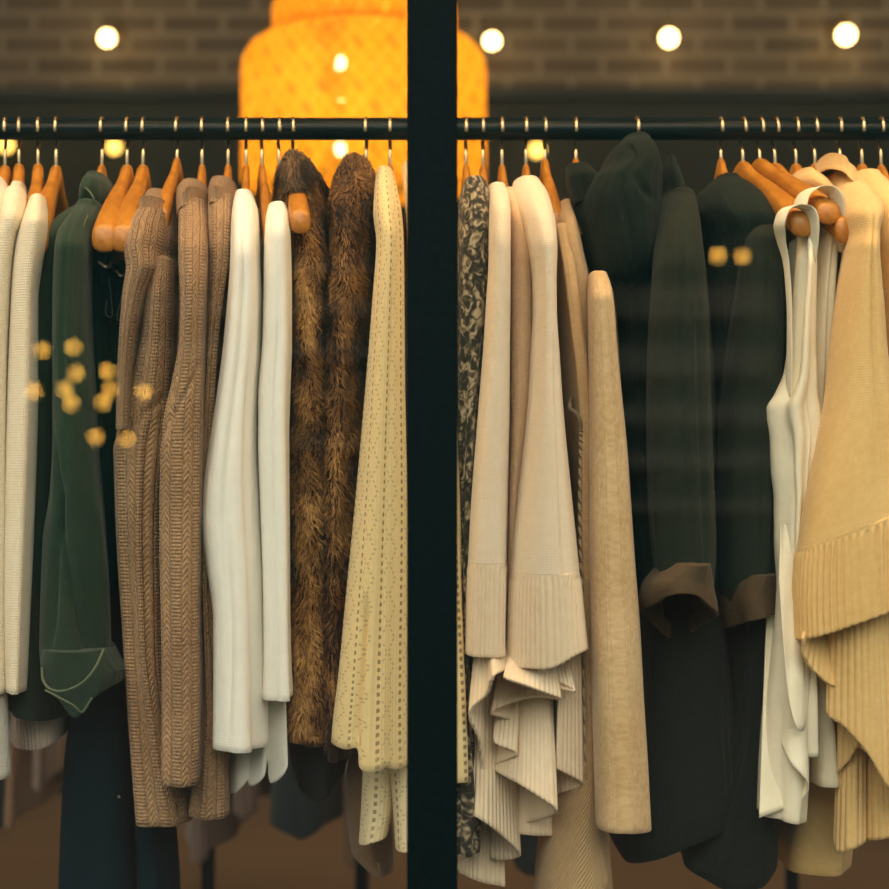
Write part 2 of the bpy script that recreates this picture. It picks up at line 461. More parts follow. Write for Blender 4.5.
M = dict(
    steel=plain('black_steel', (.0015, .0070, .0075), .6, 0, .06, .5, 160, .12),
    rail=plain('black_pipe', (.003, .007, .008), .3, 0, .14),
    chrome=plain('hook_wire', (.55, .42, .25), .3, 1.),
    wood=wood('hanger_wood', (.27, .080, .007), (.62, .26, .030), .34),
    white_knit=knit('white_knit', (.78, .72, .60), (.84, .79, .69), 'fine'),
    cream=knit('cream_knit', (.76, .64, .45), (.83, .73, .55), 'fine'),
    pink_rib=knit('pale_rib_knit', (.60, .47, .38), (.68, .56, .46), 'rib', .009),
    green=knit('green_cotton', (.009, .026, .014), (.016, .037, .019), 'twill', .003, .3, .0008, .12, 60, .85, wr=0.5),
    green_edge=plain('green_cuff_edge', (.075, .10, .055), .85),
    navy=knit('navy_denim', (.0018, .011, .016), (.004, .016, .021), 'twill', .003, .3, .0008, .02, 120, .9, spec=.07),
    brown=knit('brown_cable_knit', (.20, .105, .046), (.47, .29, .150), 'cable', .017, .9, .0018, .15, 170),
    brown_rib=knit('brown_rib_collar', (.21, .11, .048), (.46, .285, .150), 'rib', .0075, .8, .0015, .15, 170),
    white=knit('white_cotton', (.82, .78, .68), (.87, .84, .75), 'fine', .007, .22, .0008, .08, 40, .8, wr=0.22),
    fur=furmat('brown_fur', (.04, .018, .007), (.27, .125, .036), (.62, .36, .12)),
    fur_dark=furmat('dark_brown_fur', (.03, .013, .006), (.19, .085, .026), (.50, .27, .09)),
    fur_collar=furmat('black_brown_fur', (.008, .006, .005), (.04, .024, .014), (.20, .11, .05)),
    back_hem=plain('shaded_back_hem', (.012, .014, .014), .7, 0, .3, .3),  # gilet's back hem: its shadow is put into this near-black colour
    lace=lace('cream_lace_knit', (.76, .56, .25), (.85, .68, .36)),
    lace_pale=lace('pale_lace_knit', (.74, .58, .32), (.84, .70, .43)),
    paisley=paisley('patterned_cloth'),
    cardi=knit('cream_cardigan', (.80, .64, .45), (.87, .73, .55), 'fine', .007, .45, .001, .2, 70),
    cardi_rib=knit('cream_cardigan_rib', (.80, .61, .40), (.88, .72, .52), 'rib', .0062, .4, .0010, .2, 70),
    peach=knit('peach_knit', (.70, .47, .27), (.80, .58, .37), 'fine'),
    beige=knit('beige_twill_knit', (.50, .31, .14), (.64, .43, .22), 'twill', .0055, .6, .0012, .2, 110),
    beige_plain=knit('beige_knit', (.46, .29, .135), (.58, .39, .20), 'fine', .007, .6, .001, .2, 110),
    beige_cord=knit('beige_cord', (.36, .24, .13), (.50, .36, .21), 'twill', .008, 1., .002, .2, 110),
    tan=knit('tan_rib_knit', (.50, .305, .125), (.82, .58, .32), 'rib', .0048, .6, .0012, .2, 130),
    coat=knit('black_green_coat', (.0075, .0125, .0095), (.013, .018, .013), 'twill', .003, .3, .0007, .04, 60, .8, wr=0.6, spec=.07),
    coat_olive=knit('olive_black_coat', (.0135, .0175, .0115), (.021, .024, .016), 'twill', .003, .3, .0007, .05, 60, .8, wr=0.6, spec=.07),
    cuff=knit('brown_cuff_lining', (.060, .038, .017), (.090, .056, .025), 'twill', .003, .3, .0008, .05, 60, .8, wr=0.6),
    silk=knit('white_crepe', (.82, .715, .50), (.88, .80, .61), 'fine', .007, .1, .0005, .1, 30, .5, wr=0.35),
    gold=knit('golden_knit', (.72, .45, .155), (.83, .57, .25), 'fine', .007, .5, .0011, .2, 100),
    gold_rib=knit('golden_rib_knit', (.70, .43, .145), (.82, .56, .24), 'rib', .0088, .4, .0010, .2, 100),
    mauve=knit('mauve_knit', (.150, .105, .085), (.20, .14, .115), 'rib', .02),
    brown_plain=knit('brown_cloth', (.19, .105, .052), (.25, .15, .08), 'fine'),
    teal=knit('dark_teal_cloth', (.016, .03, .034), (.024, .04, .044), 'fine'),
    buckle=plain('buckle_metal', (.30, .25, .18), .45, 1.),
    tabs=plain('strap_edge', (.06, .07, .065), .7),
    brass=plain('aged_brass', (.22, .15, .07), .5, .6),
    cord=plain('lamp_cord', (.02, .018, .015), .6),
)

# ------------------------------------------------------------------ the room
W = 3.4; DB = 6.0; H = 3.05
BRK = bricks()
wall = struct(link('wall_back', *box(-W, W, DB, DB + .15, 0, H), BRK, smooth=False))
panel = plain('dark_wall_paint', (.040, .042, .034), .7, 0, .3, .25, 6)
struct(link('trim_1', *box(-W, W, DB - .035, DB, .16, 2.46), panel, smooth=False))
struct(bevel(link('trim_2', *box(-W, W, DB - .055, DB, 2.46, 2.50), plain('dark_ledge', (.022, .026, .024), .6), smooth=False)))
struct(link('baseboard_back', *box(-W, W, DB - .05, DB, 0, .16), plain('dark_skirting', (.012, .018, .018), .5), smooth=False))
side = plain('side_wall_paint', (.10, .08, .055), .85, 0, .3, .15, 5)
struct(link('wall_left', *box(-W - .15, -W, YG - .1, DB, 0, H), side, smooth=False))
struct(link('wall_right', *box(W, W + .15, YG - .1, DB, 0, H), side, smooth=False))
struct(link('floor', *box(-W, W, YG - .1, DB, -.1, 0), planks(), smooth=False))
struct(link('ceiling', *box(-W, W, YG - .1, DB, H, H + .12), plain('ceiling_paint', (.09, .07, .05), .9), smooth=False))
# shop window: glass panes between black steel bars
gx0, gx1 = X_(407, 1.72), X_(457.5, 1.72)
GM = glass()
struct(link('window_1', *box(-W + .06, gx0 + .008, YG - .004, YG + .004, .30, 2.95), GM, smooth=False))
struct(link('window_2', *box(gx1 - .008, W - .06, YG - .004, YG + .004, .30, 2.95), GM, smooth=False))
struct(bevel(link('trim_3', *boxes([(gx0, gx1, YG - .022, YG + .03, .30, 2.95)]), M['steel'], smooth=False), .0025))
struct(bevel(link('trim_4', *boxes([(gx0 - .0, gx0 + .010, YG + .03, YG + .055, .30, 2.95), (gx1 - .010, gx1, YG + .03, YG + .055, .30, 2.95)]), M['steel'], smooth=False), .002))
struct(bevel(link('trim_5', *box(-W, W, YG - .06, YG + .05, 2.95, H), M['steel'], smooth=False), .003))
struct(bevel(link('trim_6', *box(-W, W, YG - .06, YG + .05, 0, .30), M['steel'], smooth=False), .003))
struct(bevel(link('trim_7', *box(-W, -W + .06, YG - .03, YG + .03, .30, 2.95), M['steel'], smooth=False), .003))
struct(bevel(link('trim_8', *box(W - .06, W, YG - .03, YG + .03, .30, 2.95), M['steel'], smooth=False), .003))

# ------------------------------------------------------------------ the street behind the camera (seen only in the glass)
pave = plain('street_paving', (.05, .055, .055), .9, 0, .3, .3, 3)
struct(link('ground', *box(-30, 30, -16, YG - .1, -.22, -.1), pave, smooth=False))
fac = plain('opposite_facade_paint', (.030, .105, .105), .85, 0, .3, .2, 1.2)
o = tag(link('building', *box(-30, 30, -12.6, -12.2, -.1, 5.9), fac, smooth=False), 'dark teal street front facing the shop across the road', 'building')
SL = plain('pale_shutter_paint', (.20, .24, .21), .8)
def mirror(px, py, yb):                       # where a thing at depth yb stands to show at (px, py) in the glass
    D = 2*YG - yb
    return np.array([X_(px, D), yb, Z_(py, D)])
sh = thing('window_shutter', 'pale slatted shutter on the street front across the road', 'shutter', mirror(650, 400, -12.1))
for (ya, yb_) in ((286, 318), (346, 376), (404, 425), (452, 468), (500, 512)):
    a_, b_ = mirror(585, yb_, -12.15), mirror(775, ya, -12.15)
    link('slat', *box(a_[0], b_[0], -12.2, -12.13, a_[2], b_[2]), SL, sh, smooth=False)
sh = thing('window_shutter', 'pale slatted shutter on the street front nearer the corner', 'shutter', mirror(250, 360, -12.1))
for (ya, yb_) in ((262, 274), (300, 316), (345, 358), (392, 400), (440, 450)):
    a_, b_ = mirror(130, yb_, -12.15), mirror(380, ya, -12.15)
    link('slat', *box(a_[0], b_[0], -12.2, -12.13, a_[2], b_[2]), SL, sh, smooth=False)
BG = glow('festoon_bulb', (1., .50, .075), 30.)
YB = -11.6
for px, py in ((42, 350), (73, 347), (76, 373), (65, 389), (71, 403), (34, 391), (108, 371), (110, 390), (103, 402), (95, 437), (127, 439), (143, 391), (718, 255), (743, 256)):
    c = mirror(px, py, YB)
    b = thing('festoon_bulb', 'round amber bulb hung on the street front, mirrored in the glass', 'light bulb', c, 'amber bulbs across the street')
    link('globe', *ball(c, .042, 16), BG, b)
    link('socket', *lathe([(.001, .075), (.018, .075), (.02, .05), (.02, .036)], c, 12), M['cord'], b)
    link('bracket', *box(c[0] - .006, c[0] + .006, -12.2, YB + .004, c[2] + .066, c[2] + .08), M['cord'], b, smooth=False)

# ------------------------------------------------------------------ lamps in the shop
warm = glow('warm_bulb', (1., .66, .26), 16.)
amber = glow('amber_bulb', (1., .55, .10), 4.5)
for px, py, r, m, lab in ((107, 38, 0.026, warm, 'glowing wall lamp high on the bricks left of the woven pendant'),
                          (492, 41, 0.026, warm, 'glowing wall lamp beside the top of the window bar, right of the pendant'),
                          (669, 38, 0.028, warm, 'glowing wall lamp on the bricks above the dark coats'),
                          (846, 35, 0.030, warm, 'glowing wall lamp at the far right of the bricks'),
                          (6, 145, .026, amber, 'dim amber wall lamp at the far left behind the rail'),
                          (114, 147, .024, amber, 'dim amber wall lamp behind the rail above the green jacket'),
                          (537, 150, .026, amber, 'dim amber wall lamp behind the rail beside the cream cardigans')):
    D = 5.86; c = at(px, py, D)
    t = thing('wall_lamp', lab, 'lamp', (c[0], DB, c[2]))
    back = DB if py < 100 else DB - .035
    link('back_plate', *lathe([(.001, back - .018), (.036, back - .018), (.040, back - .008), (.040, back)], (c[0], 0, c[2] + .05), 20, 'y'), M['brass'], t)
    link('arm', *sweep(catmull([(c[0], back - .01, c[2] + .05), (c[0], D + .02, c[2] + .075), (c[0], D, c[2] + .06), (c[0], D, c[2] + .03)], 6), .007, .007, 8), M['brass'], t)
    link('bulb', *ball(c, r, 18), m, t)
PL = (X_(364, 4.2), 4.2, 0)
zt = lambda py: Z_(py, 4.2)
lamp = thing('pendant_lamp', 'big glowing amber woven pendant lamp in two rounded tiers', 'lamp', (PL[0], PL[1], zt(40)))
WK = wicker()
R1, R2 = .304, .228
def drum(r, z0, z1, rd, r_in):
    p = [(r*.96, z0)]
    p += [(r, z0 + .02), (r, z1 - rd)]
    for a in np.linspace(0, PI/2, 8)[1:]: p.append((r - rd + rd*math.cos(a), z1 - rd + rd*math.sin(a)))
    p += [(r_in, z1 + .004)]
    return p
def own(o, loc):                              # give a part its own origin so that its pattern wraps round it
    off = Vector(loc) - o.parent.location
    o.data.transform(__import__('mathutils').Matrix.Translation(-off)); o.location = off
    return o
own(link('lower_shade', *lathe(drum(R1, zt(189), zt(40), .075, R2*.9), PL, 56), WK, lamp), (PL[0], PL[1], zt(40)))
own(link('upper_shade', *lathe(drum(R2, zt(41), zt(-22), .09, .03), PL, 56), WK, lamp), (PL[0], PL[1], zt(40)))
hot = glow('pendant_bulb', (1., .80, .40), 9.)
for px, py, dy in ((345, 66, -.16), (343, 88, -.2), (344, 146, -.22)):
    c = at(px, py, 4.2 + dy)
    link('bulb', *ball(c, .022, 14, 1.4), hot, lamp)
link('cord', *sweep([(PL[0], PL[1], zt(-22)), (PL[0], PL[1], 2.7), (PL[0], PL[1], H)], .006, .006, 8), M['cord'], lamp)
link('ceiling_rose', *lathe([(.001, H - .03), (.05, H - .028), (.06, H)], PL, 20), M['cord'], lamp)

# ------------------------------------------------------------------ the clothes rail
RZ = Z_(130, DR); RR = .0132
rail = thing('clothes_rail', 'black pipe clothes rail running the width of the shop window', 'rail', (0, DR, 0))
link('bar', *lathe([(.0001, -1.6), (RR, -1.598), (RR, 1.598), (.0001, 1.6)], (0, DR, RZ), 24, 'x'), M['rail'], rail)
link('track', *box(-1.6, 1.6, DR + .022, DR + .04, RZ + .004, RZ + .0205), M['rail'], rail, smooth=False)
for s in (-1, 1):
    x = 1.55*s
    link('post', *lathe([(.016, 0.02), (.016, RZ + .012)], (x, DR, 0), 16), M['rail'], rail)
    link('foot', *box(x - .02, x + .02, DR - .28, DR + .28, 0, .03), M['rail'], rail, smooth=False)

# ------------------------------------------------------------------ hangers
def hanger_meshes():
    Y = np.sin(np.linspace(-PI/2, PI/2, 81))*.215; V = []; n = 16
    th = np.linspace(0, 2*PI, n, endpoint=False)
    for y in Y:
        a = abs(y)/.215
        zc = -.074 - .100*(a**1.25) + .012*math.exp(-(y/.03)**2)
        hw = .008 + .0075*sstep(.1, .85, a); hh = .0165 + .001*a
        end = math.sqrt(max(.0004, 1 - (max(0, a - .945)/.055)**4))
        for t in th:
            cx, sz = math.cos(t), math.sin(t)
            V.append((hw*end*np.sign(cx)*abs(cx)**.7, y, zc + hh*end*np.sign(sz)*abs(sz)**.75))
    V = np.array(V); R = len(Y)
    return V, grid_faces(R, n).tolist() + [list(range(n)), [(R-1)*n + j for j in range(n)][::-1]]
wr = .0025
r = RR + wr + .0006
hk = []
for a in np.linspace(-15, 205, 20)*PI/180:    # tip in front of the bar, over the top, down behind
    hk.append((0, -r*math.cos(a)*1.0, r*math.sin(a)))
hk += [(0, .0125, -.018), (0, .0045, -.0255), (0, .0005, -.034), (0, 0, -.05), (0, 0, -.068)]
HK = catmull(hk, 3)
hang0 = None; HANG = {}
def hanger(stem, end, label, size=(.62, .80, .97)):
    """stem: hook x in px at the rail; end: px of the near arm end"""
    global hang0
    Xs = X_(stem, DR); De = DR - .205; Xe = X_(end, De)
    sl = (Xe - Xs)/(De - DR)
    yaw = -math.atan(sl)
    if hang0 is None:
        h = thing('wooden_hanger', label, 'hanger', (0, 0, 0), 'wooden hangers on the rail')
        link('shoulder_bar', *hanger_meshes(), M['wood'], h)
        V, fc = sweep(HK, wr, wr, 8); hook = link('hook', V, fc, M['chrome'], h)
        link('ferrule', *lathe([(.0045, -.064), (.0045, -.058), (.002, -.056)], (0, 0, 0), 12), M['chrome'], hook)
        hang0 = h
        h.children[0].scale = size
    else:
        h = hang0.copy(); C.objects.link(h); h['label'] = label
        for ch in list(hang0.children):
            c = ch.copy(); C.objects.link(c); c.parent = h
            if c.name.startswith('shoulder_bar'): c.scale = size
            for gch in ch.children:
                d = gch.copy(); C.objects.link(d); d.parent = c
    h.location = (Xs, DR, RZ); h.rotation_euler = (0, 0, yaw)
    return sl

def garment(name, label, cat, stem, end, hlabel, group=None, size=(.62, .80, .97)):
    sl = hanger(stem, end, hlabel, size)
    g = thing(name, label, cat, (X_(stem, DR), DR, RZ - .09), group)
    return g, sl
HH = 'wooden hanger '

# ---- left pane -----------------------------------------------------------
g, sl = garment('knit_cardigan', 'white knit cardigan cut off by the left edge of the window', 'cardigan', 5, -12, HH + 'carrying the white cardigan at the left edge', size=(.9, .78, .95))
cloth('sleeve', M['white_knit'], g, [(182,-26,4,2.03,2.15),(195,-32,6,1.98,2.1),(215,-34,3),(300,-36,-1),(450,-34,-3),(600,-30,-1),(690,-28,5),(776,-28,9)], Df=1.95, Db=2.05, slope=sl, fold=(.002,3,6,4))
cloth('body', M['white_knit'], g, [(185,-22,0,2.1,2.3),(215,-26,-2,2.02,2.38),(400,-30,-8),(740,-34,-6)], Df=2.06, Db=2.4, slope=sl)
g, sl = garment('knit_sweater', 'cream knit sweater second from the left edge, its shoulder round and pale', 'sweater', 19, 12, HH + 'carrying the cream sweater second from the left edge', size=(.9, .78, .95))
cloth('sleeve', M['cream'], g, [(192,8,25,2.02,2.14),(203,1,26.5,1.98,2.1),(222,-4,24),(240,-8,18),(280,-12,13),(400,-16,9),(600,-16,8),(690,-12,8)], Df=1.955, Db=2.05, slope=sl, fold=(.002,3,6,5), cap=5)
cloth('body', M['cream'], g, [(190,10,27,2.1,2.3),(212,4,24,2.05,2.38),(300,0,18),(500,-6,6),(700,-4,10)], Df=2.07, Db=2.4, slope=sl)
g, sl = garment('knit_sweater', 'cream knit sweater next to the dark green jacket, ribbed hem below', 'sweater', 38, 30, HH + 'carrying the cream sweater beside the green jacket', size=(.9, .78, .95))
cloth('sleeve', M['cream'], g, [(200,32,45,2.02,2.14),(210,27,47,1.98,2.1),(225,20,47),(240,16,46),(262,13,42),(300,10.5,37.5),(400,6.5,37),(500,3.5,34),(600,2.5,30),(690,4,26)], Df=1.95, Db=2.04, slope=sl, fold=(.002,3,6,6), cap=5)
cloth('body', M['cream'], g, [(205,38,48,2.12,2.3),(230,36,51,2.06,2.38),(270,34,54),(330,28,46),(400,16,32),(500,6,24),(600,4,22),(690,8,50)], Df=2.06, Db=2.38, slope=sl)
cloth('hem_band', M['pink_rib'], g, [(680,6,60),(710,7,69),(736,9,71)], Df=2.05, Db=2.30, slope=sl, hem=lambda x, y: -12*np.clip(x, 0, 1) + 2, h0=.1, rib=(600,.009,.0012), n=200, rows=30, cap=3)
hanger(56, 36, 'empty wooden hanger between the cream sweater and the green jacket', (.95, 1, 1))

g, sl = garment('cotton_jacket', 'dark green cotton jacket with turned up cuff, under the left lamp', 'jacket', 102, 72, HH + 'inside the collar of the dark green jacket')
cloth('body', M['green'], g, [(208,82,104,2.12,2.30),(228,64,94,2.04,2.36),(255,50,90,2.0,2.4),(290,46,88),(330,42,86),(370,36,84),(400,30,82),(450,26,82),(540,22.5,80),(600,19,79),(650,13,80),(698,8,84)], Df=2.0, Db=2.4, slope=sl*.5, fold=(.005,3,7,11), hem=lambda x, y: 9*x + 2, n=96)
cloth('sleeve', M['green'], g, [(206,84,104,2.07,2.17),(218,72,98,2.01,2.13),(234,58,90,1.97,2.09),(250,55,87),(300,53,86),(400,52,91),(450,51,94),(490,49,98),(540,42,103),(600,40,107),(650,39,108),(672,42,106)], Df=1.95, Db=2.055, slope=sl*.5, fold=(.0045,3,6,13), n=96,
      creases=((-.7,.50,.55,.95,.010,.16), (-.2,.60,-.55,.93,.007,.14), (.2,.05,-.1,.4,.004,.2)))
cf = cloth('cuff', M['green'], g, [(648,42,110),(664,40,117),(676,41,122),(690,44,120)], Df=1.935, Db=2.065, slope=sl*.5, hem=lambda x, y: 22*np.exp(-((x-.0)/.45)**2)*(y<0) - 8*np.abs(x), h0=.1, rows=40, fold=(.003,3,5,3), cap=2, n=96)
strap('cuff_edge', M['green_edge'], cf, [(104,649,1.945),(95,668,1.925),(82,683,1.92),(64,691,1.92),(50,689,1.925),(43,680,1.94),(42,668,1.95)], .0016, .0016)
strap('cuff_edge', M['green_edge'], cf, [(45,690,1.925),(60,698,1.92),(74,706,1.92),(82,712,1.925),(92,698,1.925)], .0014, .0014)
cl = cloth('collar', M['green'], g, [(178,88,106,2.13,2.26),(186,84,110,2.10,2.28),(198,82,112,2.09,2.30),(214,82,111,2.10,2.31)], slope=sl, fold=(.002,2,4,5), hem=lambda x, y: 8*x, h0=.2, rows=40, cap=6, lip=.004)
strap('collar_edge', M['green_edge'], cl, [(82,186,2.10),(88,190,2.085),(93,197,2.08),(96,207,2.085),(97,215,2.09)], .0012, .0012)
strap('front_edge', M['green_edge'], g, [(88,215,2.02),(84,225,2.0),(82,238,1.99)], .001, .001)

for k, (stem, end, lab, hl) in enumerate(((127, 105, 'dark navy trousers hung beside the green jacket, the wider leg', HH + 'with bare curved arm just right of the green jacket'),
                                           (143, 124, 'dark navy trousers half hidden behind the first brown sweater', HH + 'with bare curved arm beside the first brown sweater'))):
    g, sl = garment('denim_trousers', lab, 'trousers', stem, end, hl, size=(1, 1, .98))
    if k == 0:
        cloth('leg', M['navy'], g, [(264,96,112,2.05,2.2),(300,88,113),(400,88,116),(500,92,120),(600,92,126),(700,76,133),(740,69,134),(800,65,135),(900,62,137),(960,62,138)], Df=2.055, Db=2.22, slope=sl*.4, e=3.6, fold=(.002,3,5,21))
        st = strap('strap', M['navy'], g, [(104,252,2.02),(104,268,2.03),(106,290,2.045),(108,318,2.05)], .006, .002)
        strap('buckle', M['buckle'], st, [(99,262,2.02),(104,266,2.015),(109,267,2.015),(111,262,2.02)], .0025, .0014)
        strap('loop', M['tabs'], g, [(107,300,2.04),(106,314,2.038),(112,316,2.038),(111,296,2.04),(108,270,2.035)], .0006, .0006)
        link('rivet', *lathe([(.0022, 0), (.0016, -.0012), (.0001, -.0015)], at(119, 797, 2.055), 10, 'y'), M['buckle'], g)
    else:
        cloth('leg', M['navy'], g, [(270,116,132,2.07,2.2),(300,115,132),(400,114,130),(500,110,128),(600,122,148),(700,130,160),(830,136,170),(900,138,175),(960,138,176)], Df=2.075, Db=2.22, slope=sl*.4, e=3.6, fold=(.002,3,5,22))
        st = strap('strap', M['navy'], g, [(124,262,2.02),(122,280,2.04),(119,318,2.06)], .006, .002)
        strap('buckle', M['buckle'], st, [(116,270,2.025),(121,276,2.02),(126,274,2.025)], .002, .0014)
        strap('loop', M['tabs'], g, [(125,276,2.035),(121,300,2.035),(117,318,2.04),(124,320,2.04),(126,300,2.035)], .0006, .0006)

g, sl = garment('knit_sweater', 'brown cable knit sweater with folded yoke, first of the three brown ones', 'sweater', 177, 150, HH + 'in the neck of the first brown sweater', size=(.62, .6, .78))
cloth('yoke', M['brown'], g, [(220,140,177,2.03,2.33),(236,134,177.5,1.99,2.36),(255,132,175,1.97,2.36),(275,130,166),(300,128,156),(340,127,146),(385,126,141),(430,126,138)], Df=1.965, Db=2.2, slope=sl*.5, fold=(.002,3,6,31), n=96)
cloth('collar', M['brown_rib'], g, [(197,148,175,2.11,2.29),(208,144,177,2.07,2.31),(224,139,178,2.03,2.34)], slope=sl*.6, fold=(.0012,3,5,2), hem=lambda x, y: -3*x, rows=40, cap=6, lip=.005)
cloth('sleeve', M['brown'], g, [(262,154,172,2.01,2.08),(300,148,172.5),(340,142,172.5),(380,133,172),(420,121,170),(448,114,168),(475,115,165),(540,118,162),(640,126,163),(740,133,175),(820,138,191)], Df=1.985, Db=2.10, slope=sl*.5, fold=(.003,3,6,33), n=96, lip=.005,
      creases=((-.9,.32,.9,.24,.004,.12), (.45,.3,.5,.75,.006,.13)))
cloth('body', M['brown'], g, [(300,150,172,2.12,2.36),(500,140,162),(800,150,186)], Df=2.11, Db=2.4, slope=sl*.6)
g, sl = garment('knit_sweater', 'brown cable knit sweater in the middle of the three brown ones', 'sweater', 202, 192, HH + 'in the neck of the middle brown sweater')
cloth('sleeve', M['brown'], g, [(206,180,208,2.05,2.2),(225,178,208.5,2.0,2.1),(250,178,208,1.95,2.06),(300,180,205),(340,179,204),(380,172,203.5),(420,163,203),(460,159.5,203),(540,158.5,202),(620,160,200.5),(700,161,201),(782,161,200)], Df=1.93, Db=2.02, slope=sl*.6, fold=(.0026,3,6,35), n=96, lip=.005, creases=((.9,.27,-.9,.40,.004,.1),))
cloth('collar', M['brown_rib'], g, [(186,181,206,2.12,2.28),(193,177,208,2.08,2.30),(206,176,209,2.06,2.3),(215,177,209,2.04,2.3)], slope=sl*.6, fold=(.001,3,5,2), hem=lambda x, y: -7*x, rows=40, cap=5, lip=.005)
cloth('body', M['brown'], g, [(225,180,207,2.07,2.36),(300,182,204),(500,166,200),(790,164,198)], Df=2.05, Db=2.4, slope=sl*.6)
g, sl = garment('knit_sweater', 'brown knit sweater beside the white blouse, last of the three brown ones', 'sweater', 228, 222, HH + 'in the neck of the brown sweater beside the white blouse')
cloth('sleeve', M['brown'], g, [(200,208,235,2.06,2.2),(225,208,233,2.0,2.1),(260,209,230),(300,208,224),(340,206,219),(400,204,215),(500,202,211),(600,203,214),(700,203.5,222),(760,197,227),(815,190,229)], Df=1.985, Db=2.06, slope=sl*.6, fold=(.003,3,7,37), n=96, lip=.004)
cloth('collar', M['brown_rib'], g, [(183,210,235,2.12,2.28),(192,208,236,2.08,2.3),(212,208,235,2.04,2.3)], slope=sl*.6, fold=(.001,3,5,2), rows=40, cap=4, lip=.004)
cloth('body', M['brown'], g, [(225,212,232,2.08,2.36),(300,212,226),(500,206,212),(800,205,226)], Df=2.07, Db=2.4, slope=sl*.6)

g, sl = garment('cotton_blouse', 'long white cotton blouse flaring wide, right of the brown sweaters', 'blouse', 246, 245, HH + 'in the long white blouse right of the brown sweaters')
cloth('sleeve', M['white'], g, [(196,236,250,2.06,2.18),(205,233,256,2.02,2.13),(222,231,258,1.97,2.09),(260,230,259),(300,227,261),(350,222,260.5),(400,215,258),(450,207,257),(500,200,259),(522,199,260),(560,203,261.5),(620,211,263),(700,211.5,265),(746,211,267)], Df=1.94, Db=2.05, slope=sl*.5, fold=(.0042,3,5,43), n=96, creases=((.1,.1,-.25,.95,.006,.16), (.55,.3,.75,.98,.005,.12)))
cloth('body', M['white'], g, [(215,246,262,2.08,2.34),(260,248,262),(300,248,262),(500,240,260),(700,236,262),(735,236,262)], Df=2.065, Db=2.36, slope=sl*.5, fold=(.003,3,5,44))
sheet('inner_hem', M['white'], g, [(229,794,2.045),(238,791,2.025),(250,776,2.02),(253,760,2.035),(262,768,2.05)], 640, 244, .5, th=.002, sub=16)
g, sl = garment('cotton_blouse', 'narrower white cotton blouse hanging beside the brown fur', 'blouse', 262, 274, HH + 'in the white blouse beside the brown fur')
cloth('sleeve', M['white'], g, [(208,270,285,2.04,2.15),(217,266,290,1.98,2.1),(240,264,291),(290,263,292),(340,261.5,292),(400,257,290),(440,257,289),(500,259,289),(600,263,289),(660,264,290),(697,263,292)], Df=1.955, Db=2.05, slope=sl*.5, fold=(.0032,3,5,47), n=96, creases=((.1,.2,.15,.98,.004,.14),))
cloth('body', M['white'], g, [(240,272,286,2.1,2.32),(400,268,286),(600,266,284),(720,266,284)], Df=2.07, Db=2.34, slope=sl*.5, fold=(.003,3,6,48), n=96)
sheet('inner_hem', M['white'], g, [(252,744,2.03),(249,784,2.02),(263,778,2.005),(267,760,2.02),(271,783,2.02),(287,768,2.01),(281,738,2.03)], 600, 274, .5, th=.002, sub=16)

g, sl = garment('fur_gilet', 'brown fur gilet with bare hanger end showing, nearer the white blouse', 'gilet', 293, 300, HH + 'poking its end out of the brown fur gilet', size=(.8, 1, .86))
fur('body', M['fur'], g, [(168,284,312,2.12,2.28),(180,277,319,2.09,2.3),(200,275,324,2.07,2.32),(225,279,326,2.05,2.34),(250,290,326,2.02,2.36),(300,292,325),(400,292,325),(500,291,326),(600,291,328),(680,287,332),(728,282,332)], N=64000, Df=2.01, Db=2.38, slope=sl*.5, fold=(.004,3,6,51), seed=5, cap=10, hem=lambda x, y: 5*x)
fur('collar', M['fur_collar'], g, [(164,288,309,2.08,2.30),(172,283,315,2.06,2.31),(184,281,319,2.055,2.31),(192,281,320,2.055,2.31)], N=14000, seed=6, cap=9, hem=lambda x, y: 8*np.cos(3*x), h0=.2, rows=40, length=.013, fold=(.003,3,6,56), lip=.004)
cloth('back_hem', M['back_hem'], g, [(690,296,324),(740,288,350),(778,292,345)], Df=2.08, Db=2.36, slope=sl*.4, hem=lambda x, y: 8*np.cos(3*x), rows=40)  # rear fur hem, coloured dark to read as shaded
g, sl = garment('fur_coat', 'dark brown fur coat between the fur gilet and the cream lace cardigan', 'coat', 366, 352, HH + 'in the dark fur beside the cream lace cardigan', size=(.62, .6, .8))
fur('body', M['fur_dark'], g, [(165,344,368,2.12,2.28),(178,336,374,2.08,2.3),(200,331,376,2.04,2.32),(250,332,374,2.02,2.34),(300,331,371),(400,330,365),(500,330,360),(600,331,355),(680,333,352),(745,335,354)], N=56000, Df=2.02, Db=2.36, slope=sl*.3, fold=(.004,3,6,52), seed=8, cap=10)
hanger(279, 292, 'wooden hanger hooked just left of the fur gilet')

g, sl = garment('lace_cardigan', 'cream openwork lace cardigan hanging left of the black window bar', 'cardigan', 390, 390, HH + 'in the cream lace cardigan left of the window bar')
cloth('body', M['lace'], g, [(174,376,394,2.1,2.26),(190,374,398,2.03,2.2),(212,373,402,1.98,2.12),(240,376,404,1.96,2.1),(300,372,405),(400,364,406),(500,355.5,408),(600,346,410),(680,338,411),(720,333,412),(742,331,413)], Df=1.955, Db=2.09, slope=sl*.4, fold=(.0045,3,6,61), n=110, hem=lambda x, y: 20*sstep(-.5, -.2, x) + 2*np.cos(9*x), h0=.85, creases=((-.35,.75,-.4,1,.012,.1), (.3,.2,.1,.95,.004,.15)))
cloth('sleeve', M['lace_pale'], g, [(700,364,398),(760,363,398),(800,361,396),(838,358,390)], Df=2.02, Db=2.085, slope=sl*.4, fold=(.003,2,4,62), hem=lambda x, y: -6*x)
cloth('back_hem', M['brown_plain'], g, [(730,352,380),(790,346,384),(850,352,392),(872,372,392)], Df=2.11, Db=2.2, fold=(.004,2,4,63), rows=50)
